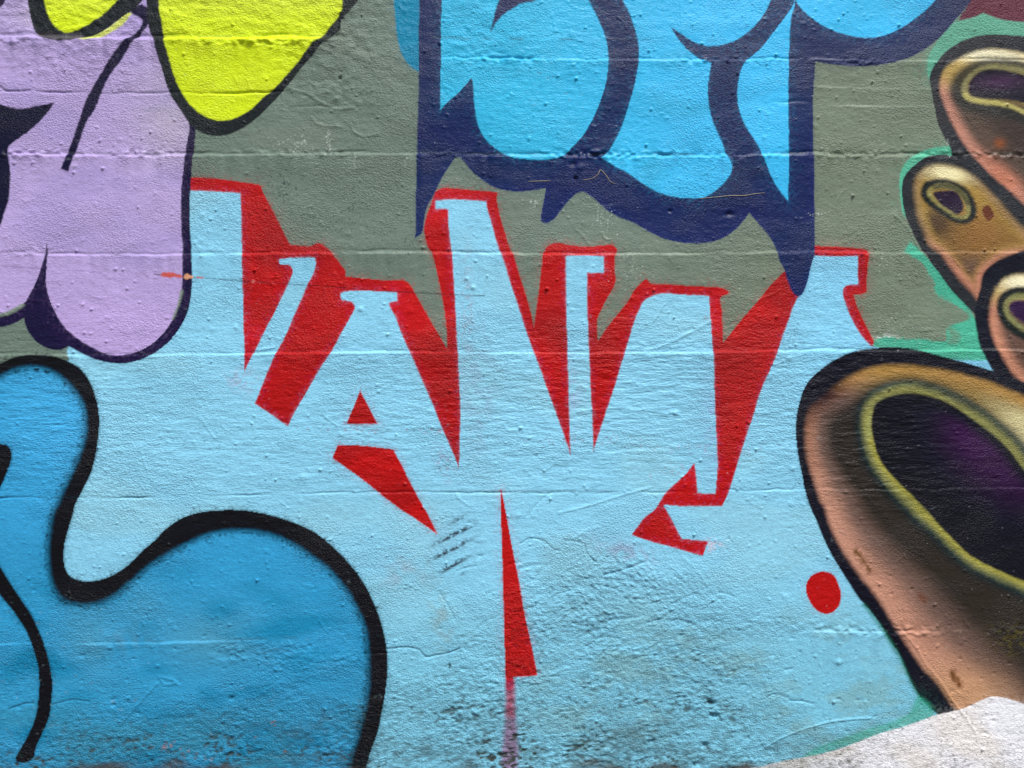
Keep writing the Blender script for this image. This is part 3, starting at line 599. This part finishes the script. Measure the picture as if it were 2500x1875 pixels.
# crumbs, drips and pits
def splat(u, v, r, h, asp=1.0):
    X, Z = px2wall(u, v)
    i0, i1 = np.searchsorted(GX, X - 2.6 * r * asp), np.searchsorted(GX, X + 2.6 * r * asp)
    j0, j1 = np.searchsorted(GZ, Z - 2.6 * r), np.searchsorted(GZ, Z + 2.6 * r)
    if i1 > i0 and j1 > j0:
        d2 = ((GX[None, i0:i1] - X) / asp) ** 2 + (GZ[j0:j1, None] - Z) ** 2
        H[j0:j1, i0:i1] += h * np.exp(-d2 / (r * r))
for k in range(5200):
    splat(rng.uniform(-250, 2750), rng.uniform(-150, 1880), rng.uniform(0.0017, 0.0030), rng.gamma(1.5, 0.00085), rng.uniform(0.8, 1.5))
for k in range(420):
    splat(rng.uniform(-250, 2750), rng.uniform(-150, 1880), rng.uniform(0.003, 0.007), rng.uniform(0.0004, 0.0014), rng.uniform(0.8, 1.8))
for k in range(260):
    splat(rng.uniform(0, 2500), 1875 - abs(rng.normal()) * 230, rng.uniform(0.0018, 0.004), -rng.uniform(0.001, 0.003), rng.uniform(1, 2.2))
for (u, v, r, h, a) in ((1652, 1010, 0.006, 0.0035, 1.2), (830, 190, 0.0045, -0.006, 1.0), (822, 240, 0.006, 0.003, 1.2), (1292, 338, 0.005, 0.003, 0.8), (2045, 1615, 0.006, 0.004, 1.0), (920, 940, 0.003, 0.003, 0.8), (925, 955, 0.004, 0.003, 0.8),
                     (1735, 1715, 0.006, -0.010, 1.6), (1745, 1748, 0.006, -0.011, 1.8), (1722, 1820, 0.006, -0.010, 1.5), (1700, 1868, 0.007, -0.006, 2), (1097, 1625, 0.004, -0.005, 0.8), (1405, 435, 0.005, -0.006, 1.0), (1398, 400, 0.006, -0.004, 1.6), (1415, 410, 0.008, 0.003, 1.2),
                     (1780, 523, 0.006, -0.004, 2.0), (1635, 515, 0.004, -0.004, 1.3), (565, 1704, 0.005, -0.005, 1.6), (385, 1625, 0.004, 0.003, 1.2), (270, 1580, 0.004, 0.003, 1.4), (1000, 760, 0.01, 0.0015, 1.2), (745, 845, 0.013, 0.0012, 1.5), (752, 885, 0.012, 0.0015, 1.3), (740, 1165, 0.009, 0.002, 1.6), (1330, 840, 0.02, 0.0012, 1.4),
                     (1925, 875, 0.006, 0.003, 1.4), (1935, 1145, 0.006, 0.003, 1.2), (1930, 1230, 0.006, 0.002, 1.4), (1265, 1258, 0.006, 0.002, 1.4), (1140, 680, 0.004, 0.003, 0.7), (1155, 702, 0.005, 0.003, 1.2), (880, 755, 0.006, 0.003, 1.2), (850, 570, 0.007, 0.002, 1.2), (495, 525, 0.006, 0.003, 0.8)):
    splat(u, v, r, h, a)
def ridge(path, wid, amp):
    amp *= 1.7 if amp < 0 else 1.25
    sl, d = dist_field(curve(path, False), False, wid * 3, inside=False)
    H[sl] += amp * np.exp(-(d / wid) ** 2) * (d < wid * 2.9)
ridge("c1:320,1640 520,1590 760,1515 900,1480", 3, 0.0012)
ridge("c1:860,620 1000,570 1130,510 1280,430", 4, 0.0014)
ridge("d1:-40,300 120,230", 3, 0.0010)
ridge("d2:0,1540 120,1470 270,1410 400,1370 520,1350 680,1338", 2.4, 0.0018)
ridge("a2:760,1390 860,1270 1000,1120", 2.4, 0.0014)
ridge("a2:1010,1080 1120,1110 1050,1130 1010,1090", 3, 0.0012)
ridge("c1:920,425 945,390 965,350 990,320", 2.2, 0.0014)
ridge("b0:610,790 630,830 690,860 790,845", 2.6, 0.0010)
ridge("b0:220,560 330,590 430,650 520,685 630,680", 3.4, 0.0012)
ridge("b0:360,740 410,785 560,800", 2.6, 0.0009)
ridge("b0:640,950 560,990", 2.6, 0.0010)
ridge("d2:840,740 900,810 980,910 1030,1000 1090,1070 1150,1150 1200,1230 1280,1330 1360,1450", 2.6, 0.0012)
ridge("d0:840,1370 900,1420 950,1500 990,1570", 2.4, 0.0010)
ridge("b1:30,610 125,592", 3, 0.0016)
ridge("b2:1270,720 1230,640 1180,560", 2.4, -0.0010)
ridge("b2:850,905 960,895 1040,910 1085,955 1160,945 1220,935 1300,905", 2.0, -0.0016)
ridge("c2:350,215 480,240 500,300 560,360", 2.0, -0.0014)
ridge("c2:600,440 740,400 870,350", 2.2, -0.0016)
ridge("c2:80,240 140,205 230,225 290,275 330,280", 1.8, -0.0012)
ridge("c2:880,740 990,705", 2.2, -0.0012)
ridge("a2:50,1290 150,1255 210,1250", 2.0, -0.0014)
ridge("a2:330,1260 450,1230 560,1240", 2.0, -0.0012)
ridge("d2:30,1210 70,1190 130,1200 165,1215", 2.0, -0.0012)
ridge("d2:170,1230 250,1235 330,1252", 2.0, -0.0012)
ridge("a0:0,548 40,575 190,575", 2.4, -0.0016)
ridge("b0:430,272 500,232 545,192 552,130", 3.0, 0.0022)
ridge("a1:885,1205 905,1280 925,1360", 2.0, 0.0009)
ridge("a1:1265,1030 1310,1100 1360,1165", 2.0, 0.0010)
ridge("c0:755,900 752,1100 755,1400", 1.8, 0.0009)
ridge("c0:1092,0 1098,200", 1.8, 0.0008)
for k in range(150):                                        # bristles and runs caught in the paint
    u, v, a, L = rng.uniform(0, 2500), rng.uniform(0, 1850), rng.uniform(0, 6.28), rng.uniform(5, 22)
    q = [(u, v), (u + L * math.cos(a), v + L * math.sin(a)), (u + 2 * L * math.cos(a + rng.normal() * 0.4), v + 2 * L * math.sin(a + rng.normal() * 0.4))]
    ridge('a0:' + ' '.join('%.1f,%.1f' % (p[0] * K, p[1] * K) for p in q), 2.0, rng.uniform(0.0004, 0.0010))

for k in range(130):                                        # trowel strokes fanning through the render patch
    u, v = rng.normal(1480, 150), rng.normal(1510, 95)
    a, L = rng.normal(-0.42, 0.28) + (0.9 if (u > 1450 and v < 1450) else 0.0), rng.uniform(12, 42)
    q = [(u, v), (u + L * math.cos(a), v + L * math.sin(a)), (u + 2 * L * math.cos(a + 0.12), v + 2 * L * math.sin(a + 0.12))]
    ridge('a0:' + ' '.join('%.1f,%.1f' % (p[0] * K, p[1] * K) for p in q), rng.uniform(2.2, 4.0), rng.choice((-1, 1)) * rng.uniform(0.0003, 0.0009))
H += groove(613, 0.0009, 0.0025, -1e9, 1e9, 21) + groove(856, 0.0008, 0.0022, -1e9, 1e9, 22) + groove(138, 0.0010, 0.0025, 1080, 1e9, 23)
# grime settled in the hollows near the ground, bare concrete at the very foot
low = sstep(1540, 1900, V)
hollow = np.clip(-(nn * 0.6 + ng * 0.5), 0, 2)
gm = np.clip(RM * hollow * 0.5, 0, 0.7) * np.clip(0.75 + 0.6 * noise(0.09, 0.05, 338), 0.1, 1.5) * (0.35 + 0.65 * low) * sstep(1380, 1500, V)
gm = np.maximum(gm, np.clip(sstep(1640, 1890, V) * (0.10 + 0.24 * noise(0.06, 0.025, 331) + 0.22 * noise(0.010, 0.0045, 335)), 0, 0.55) * (RID != r_wh) * sstep(2300, 1700, U) * (0.15 + 0.85 * sstep(420, 850, U)))
gm = gm * np.where(COL.max(-1) < 0.06, 0.25, 1.0)
for v, a, sd_ in ((372, 0.45, 361), (613, 0.30, 362), (856, 0.22, 363), (92, 0.40, 364), (1549, 0.3, 365)):   # dirt and ledge shadow put into the colour along the joints
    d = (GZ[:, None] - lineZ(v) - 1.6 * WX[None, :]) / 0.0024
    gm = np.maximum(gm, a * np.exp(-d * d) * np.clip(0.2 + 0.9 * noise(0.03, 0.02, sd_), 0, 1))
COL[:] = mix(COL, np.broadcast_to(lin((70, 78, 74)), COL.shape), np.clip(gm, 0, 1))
gw = np.clip(np.clip(-noise(0.005, 0.004, 336), 0, 2) * 0.18 * np.clip(0.6 + noise(0.08, 0.05, 337), 0.1, 1.6), 0, 0.6) * (RID == r_wh)
COL[:] = mix(COL, np.broadcast_to(lin((98, 96, 88)), COL.shape), gw)
foot = sstep(0.052, 0.022, GZ[:, None] + 0.010 * noise(0.05, 0.02, 332) + sstep(150, 900, U) * 0.03)
COL[:] = mix(COL, np.broadcast_to(lin((84, 70, 58)), COL.shape), np.clip(foot, 0, 1) * 0.85 * (RID != r_wh))
# worn high spots of the ripples show older paint
worn = np.clip(noise(0.006, 0.003, 333) - 1.9, 0, 1) * sstep(0.5, 1.6, noise(0.12, 0.08, 334)) * 0.3
COL[:] = mix(COL, np.broadcast_to(lin((126, 138, 142)), COL.shape), worn)
# from the look under this light to the paint's own reflectance
COL[:] = (COL - GLOSS) / LIGHT

# fold the border of the skin back to the concrete body
Y = -H
Y[0, :] = Y[-1, :] = 0.03
Y[:, 0] = Y[:, -1] = 0.03

# ------------------------------------------------------------------ materials
def new_mat(name):
    m_ = bpy.data.materials.new(name)
    m_.use_nodes = True
    t_ = m_.node_tree
    return m_, t_, t_.nodes['Principled BSDF']
def N(t_, kind, **kw):
    n = t_.nodes.new(kind)
    for k, v in kw.items():
        setattr(n, k, v)
    return n
def math_node(t_, op, a, b):
    n = N(t_, 'ShaderNodeMath', operation=op)
    for i, v in enumerate((a, b)):
        if isinstance(v, (int, float)):
            n.inputs[i].default_value = v
        else:
            t_.links.new(v, n.inputs[i])
    return n.outputs[0]
mp, t_, bs = new_mat('sprayed_masonry_paint')
ca = N(t_, 'ShaderNodeAttribute', attribute_name='paint')
ra = N(t_, 'ShaderNodeAttribute', attribute_name='relief')
tc = N(t_, 'ShaderNodeTexCoord')
def tex(scale_vec, detail=2.0, rough_=0.5):
    mpn = N(t_, 'ShaderNodeMapping')
    mpn.inputs['Scale'].default_value = scale_vec
    t_.links.new(tc.outputs['Object'], mpn.inputs['Vector'])
    n = N(t_, 'ShaderNodeTexNoise')
    n.inputs['Scale'].default_value = 1.0
    n.inputs['Detail'].default_value = detail
    n.inputs['Roughness'].default_value = rough_
    t_.links.new(mpn.outputs[0], n.inputs['Vector'])
    return n.outputs['Fac']
sep = N(t_, 'ShaderNodeSeparateColor')
t_.links.new(ra.outputs['Color'], sep.inputs[0])
rip = math_node(t_, 'MULTIPLY', tex((55, 55, 200), 2.0), math_node(t_, 'MULTIPLY', sep.outputs[0], 0.0036))
grn = math_node(t_, 'MULTIPLY', tex((200, 200, 260), 3.0, 0.62), math_node(t_, 'MULTIPLY_ADD', sep.outputs[1], 0.0052))
gm_n = grn.node.inputs[1].links[0].from_node
gm_n.inputs[2].default_value = 0.0009
hsum = math_node(t_, 'ADD', rip, grn)
bump = N(t_, 'ShaderNodeBump')
bump.inputs['Strength'].default_value = 1.0
bump.inputs['Distance'].default_value = 1.0
t_.links.new(hsum, bump.inputs['Height'])
t_.links.new(bump.outputs[0], bs.inputs['Normal'])
# fine mottling of the coat
mot = tex((140, 140, 170), 3.0, 0.65)
mr = N(t_, 'ShaderNodeMapRange')
mr.inputs['From Min'].default_value, mr.inputs['From Max'].default_value = 0.3, 0.7
mr.inputs['To Min'].default_value, mr.inputs['To Max'].default_value = 0.92, 1.08
t_.links.new(mot, mr.inputs['Value'])
vm = N(t_, 'ShaderNodeVectorMath', operation='SCALE')
t_.links.new(ca.outputs['Color'], vm.inputs[0])
t_.links.new(mr.outputs[0], vm.inputs['Scale'])
t_.links.new(vm.outputs[0], bs.inputs['Base Color'])
rr_ = N(t_, 'ShaderNodeMapRange')
rr_.inputs['To Min'].default_value, rr_.inputs['To Max'].default_value = 0.26, 0.52
t_.links.new(mot, rr_.inputs['Value'])
t_.links.new(rr_.outputs[0], bs.inputs['Roughness'])
bs.inputs['Specular IOR Level'].default_value = 0.22

def noise_mat(name, c1, c2, scale, rough_, bump_d):
    m_, t2, b2 = new_mat(name)
    tc2 = N(t2, 'ShaderNodeTexCoord')
    n = N(t2, 'ShaderNodeTexNoise')
    n.inputs['Scale'].default_value = scale
    n.inputs['Detail'].default_value = 8
    t2.links.new(tc2.outputs['Object'], n.inputs['Vector'])
    r = N(t2, 'ShaderNodeValToRGB')
    r.color_ramp.elements[0].position, r.color_ramp.elements[1].position = 0.3, 0.7
    r.color_ramp.elements[0].color = (*c1, 1)
    r.color_ramp.elements[1].color = (*c2, 1)
    t2.links.new(n.outputs['Fac'], r.inputs[0])
    t2.links.new(r.outputs[0], b2.inputs['Base Color'])
    b2.inputs['Roughness'].default_value = rough_
    bp = N(t2, 'ShaderNodeBump')
    bp.inputs['Distance'].default_value = bump_d
    t2.links.new(n.outputs['Fac'], bp.inputs['Height'])
    t2.links.new(bp.outputs[0], b2.inputs['Normal'])
    return m_
m_conc = noise_mat('bare_concrete', (0.20, 0.19, 0.175), (0.34, 0.33, 0.31), 9, 0.9, 0.01)
m_soil = noise_mat('trodden_soil', (0.055, 0.040, 0.030), (0.13, 0.10, 0.08), 14, 0.95, 0.02)
m_straw = noise_mat('dry_straw', (0.36, 0.31, 0.20), (0.52, 0.46, 0.32), 60, 0.8, 0.0005)

# ------------------------------------------------------------------ the wall: concrete body, then one skin per painted region
def mesh_obj(name, verts, faces, mat, parent=None, smooth=False):
    me = bpy.data.meshes.new(name)
    me.from_pydata(verts, [], faces)
    me.materials.append(mat)
    if smooth:
        me.polygons.foreach_set('use_smooth', [True] * len(me.polygons))
    o = bpy.data.objects.new(name, me)
    o.parent = parent
    col.objects.link(o)
    return o
bx = [(x, y, z) for x in (WX0, WX1) for y in (0.025, 0.26) for z in (WZ0, WZ1)]
bf = [(0, 1, 3, 2), (4, 6, 7, 5), (0, 4, 5, 1), (2, 3, 7, 6), (0, 2, 6, 4), (1, 5, 7, 3)]
wall = mesh_obj('concrete_wall', bx, bf, m_conc)
wall['label'] = 'board marked concrete wall covered in graffiti of lilac, yellow, blue, red and gold'
wall['category'] = 'wall'
wall['kind'] = 'thing'
GXX, GZZ = np.broadcast_to(GX[None, :], (NZ, NX)), np.broadcast_to(GZ[:, None], (NZ, NX))
PX = np.stack([GXX, Y, GZZ], -1).reshape(-1, 3).astype(np.float32)
CC = np.concatenate([np.clip(COL, 0.002, 0.95), np.ones((NZ, NX, 1))], -1).reshape(-1, 4).astype(np.float32)
patch = np.clip(0.13 + 0.22 * noise(0.14, 0.07, 371) + 0.13 * noise(0.04, 0.025, 372), 0, 0.7)
RL = np.stack([np.clip(grain * 0.6 + 0.04, 0, 1), np.clip(RM + peel * 0.35 + patch, 0, 1), 0 * RM, 0 * RM + 1], -1).reshape(-1, 4).astype(np.float32)
idx = np.arange(NZ * NX).reshape(NZ, NX)
quads = np.stack([idx[:-1, :-1], idx[:-1, 1:], idx[1:, 1:], idx[1:, :-1]], -1).reshape(-1, 4)
FR = RID[:-1, :-1].reshape(-1)
objs = []
for k, (name, par, label) in enumerate(REG):
    q = quads[FR == k]
    if len(q) == 0:
        objs.append(None)
        continue
    vi, inv = np.unique(q, return_inverse=True)
    inv = inv.reshape(-1).astype(np.int32)
    me = bpy.data.meshes.new(name)
    nf = len(q)
    me.vertices.add(len(vi))
    me.vertices.foreach_set('co', PX[vi].reshape(-1))
    me.loops.add(nf * 4)
    me.loops.foreach_set('vertex_index', inv)
    me.polygons.add(nf)
    me.polygons.foreach_set('loop_start', np.arange(0, nf * 4, 4, dtype=np.int32))
    me.polygons.foreach_set('use_smooth', np.ones(nf, bool))
    me.update(calc_edges=True)
    a = me.attributes.new('paint', 'FLOAT_COLOR', 'POINT')
    a.data.foreach_set('color', CC[vi].reshape(-1))
    a = me.attributes.new('relief', 'FLOAT_COLOR', 'POINT')
    a.data.foreach_set('color', RL[vi].reshape(-1))
    me.materials.append(mp)
    o = bpy.data.objects.new(name, me)
    col.objects.link(o)
    if label:
        o['label'] = label
    objs.append(o)
for o, (name, par, label) in zip(objs, REG):
    if o is not None:
        o.parent = wall if par is None or objs[par] is None else objs[par]

# ------------------------------------------------------------------ ground: soil banked against the foot of the wall
gx = np.array(sorted(set(np.round(np.concatenate([np.linspace(-2.2, 2.2, 221), np.array([-300, -120, -50, -20, -10, -6, -4, -3, 3, 4, 6, 10, 20, 50, 120, 300])]), 4))))
gy = np.array([-300, -120, -50, -20, -10, -6, -4, -3, -2.5] + list(np.linspace(-2, -0.5, 31)) + list(np.linspace(-0.48, 0.02, 51)) + [0.3, 1, 3, 10, 60, 300])
gz = noise(0.06, 0.06, 401, gx, gy) * 0.004 + noise(0.4, 0.4, 402, gx, gy) * 0.006
gz *= (np.abs(gx)[None, :] < 4) * (np.abs(gy)[:, None] < 4)
gz = gz + 0.010 - 0.055 * sstep(-1.20, -0.6, gx)[None, :] + 0.014 * np.exp(gy / 0.06)[:, None] * (gy < 0.03)[:, None]
gv = [(gx[i], gy[j], gz[j, i]) for j in range(len(gy)) for i in range(len(gx))]
gf = [(j * len(gx) + i, j * len(gx) + i + 1, (j + 1) * len(gx) + i + 1, (j + 1) * len(gx) + i) for j in range(len(gy) - 1) for i in range(len(gx) - 1)]
ground = mesh_obj('ground', gv, gf, m_soil, smooth=True)
ground['kind'] = 'structure'

# ------------------------------------------------------------------ dry straws stuck to the navy paint
def straw(path, label, r=0.0007):
    C = curve(path, False, 5)
    n, verts, faces = len(C), [], []
    ii = np.clip(np.searchsorted(GX, C[:, 0]), 1, NX - 1)
    jj = np.clip(np.searchsorted(GZ, C[:, 1]), 1, NZ - 1)
    base = C.mean(0)
    for k in range(n):
        t = C[min(k + 1, n - 1)] - C[max(k - 1, 0)]
        t = t / np.linalg.norm(t)
        rr = r * (0.55 + 0.45 * math.sin(math.pi * (k + 0.6) / n))
        y = Y[jj[k] - 2:jj[k] + 2, ii[k] - 2:ii[k] + 2].min() - rr * 0.8
        for a in range(5):
            ca_, sa_ = math.cos(a * 1.2566), math.sin(a * 1.2566)
            verts.append((C[k, 0] - t[1] * rr * ca_ - base[0], y + rr * sa_, C[k, 1] + t[0] * rr * ca_ - base[1]))
    for k in range(n - 1):
        for a in range(5):
            b = (a + 1) % 5
            faces.append((k * 5 + a, k * 5 + b, k * 5 + 5 + b, k * 5 + 5 + a))
    faces += [(4, 3, 2, 1, 0), tuple(range(n * 5 - 5, n * 5))]
    o = mesh_obj('dry_straw', verts, faces, m_straw, smooth=True)
    o.location = (base[0], 0, base[1])
    o['label'], o['category'], o['group'] = label, 'straw', 'dry straws stuck to the navy paint'
straw("c0:130,1148 200,1146 270,1144", 'short straight dry straw on the navy outline')
straw("c0:475,1140 530,1130 570,1105 585,1076 620,1110 650,1150 685,1165", 'bent dry straw with a sharp kink on the navy outline')
straw("c0:1210,1258 1300,1250 1400,1240 1500,1238 1560,1228 1625,1222", 'long thin dry straw under the sky blue middle letter')
print('grid', NX, NZ, 'tris', 2 * len(quads))
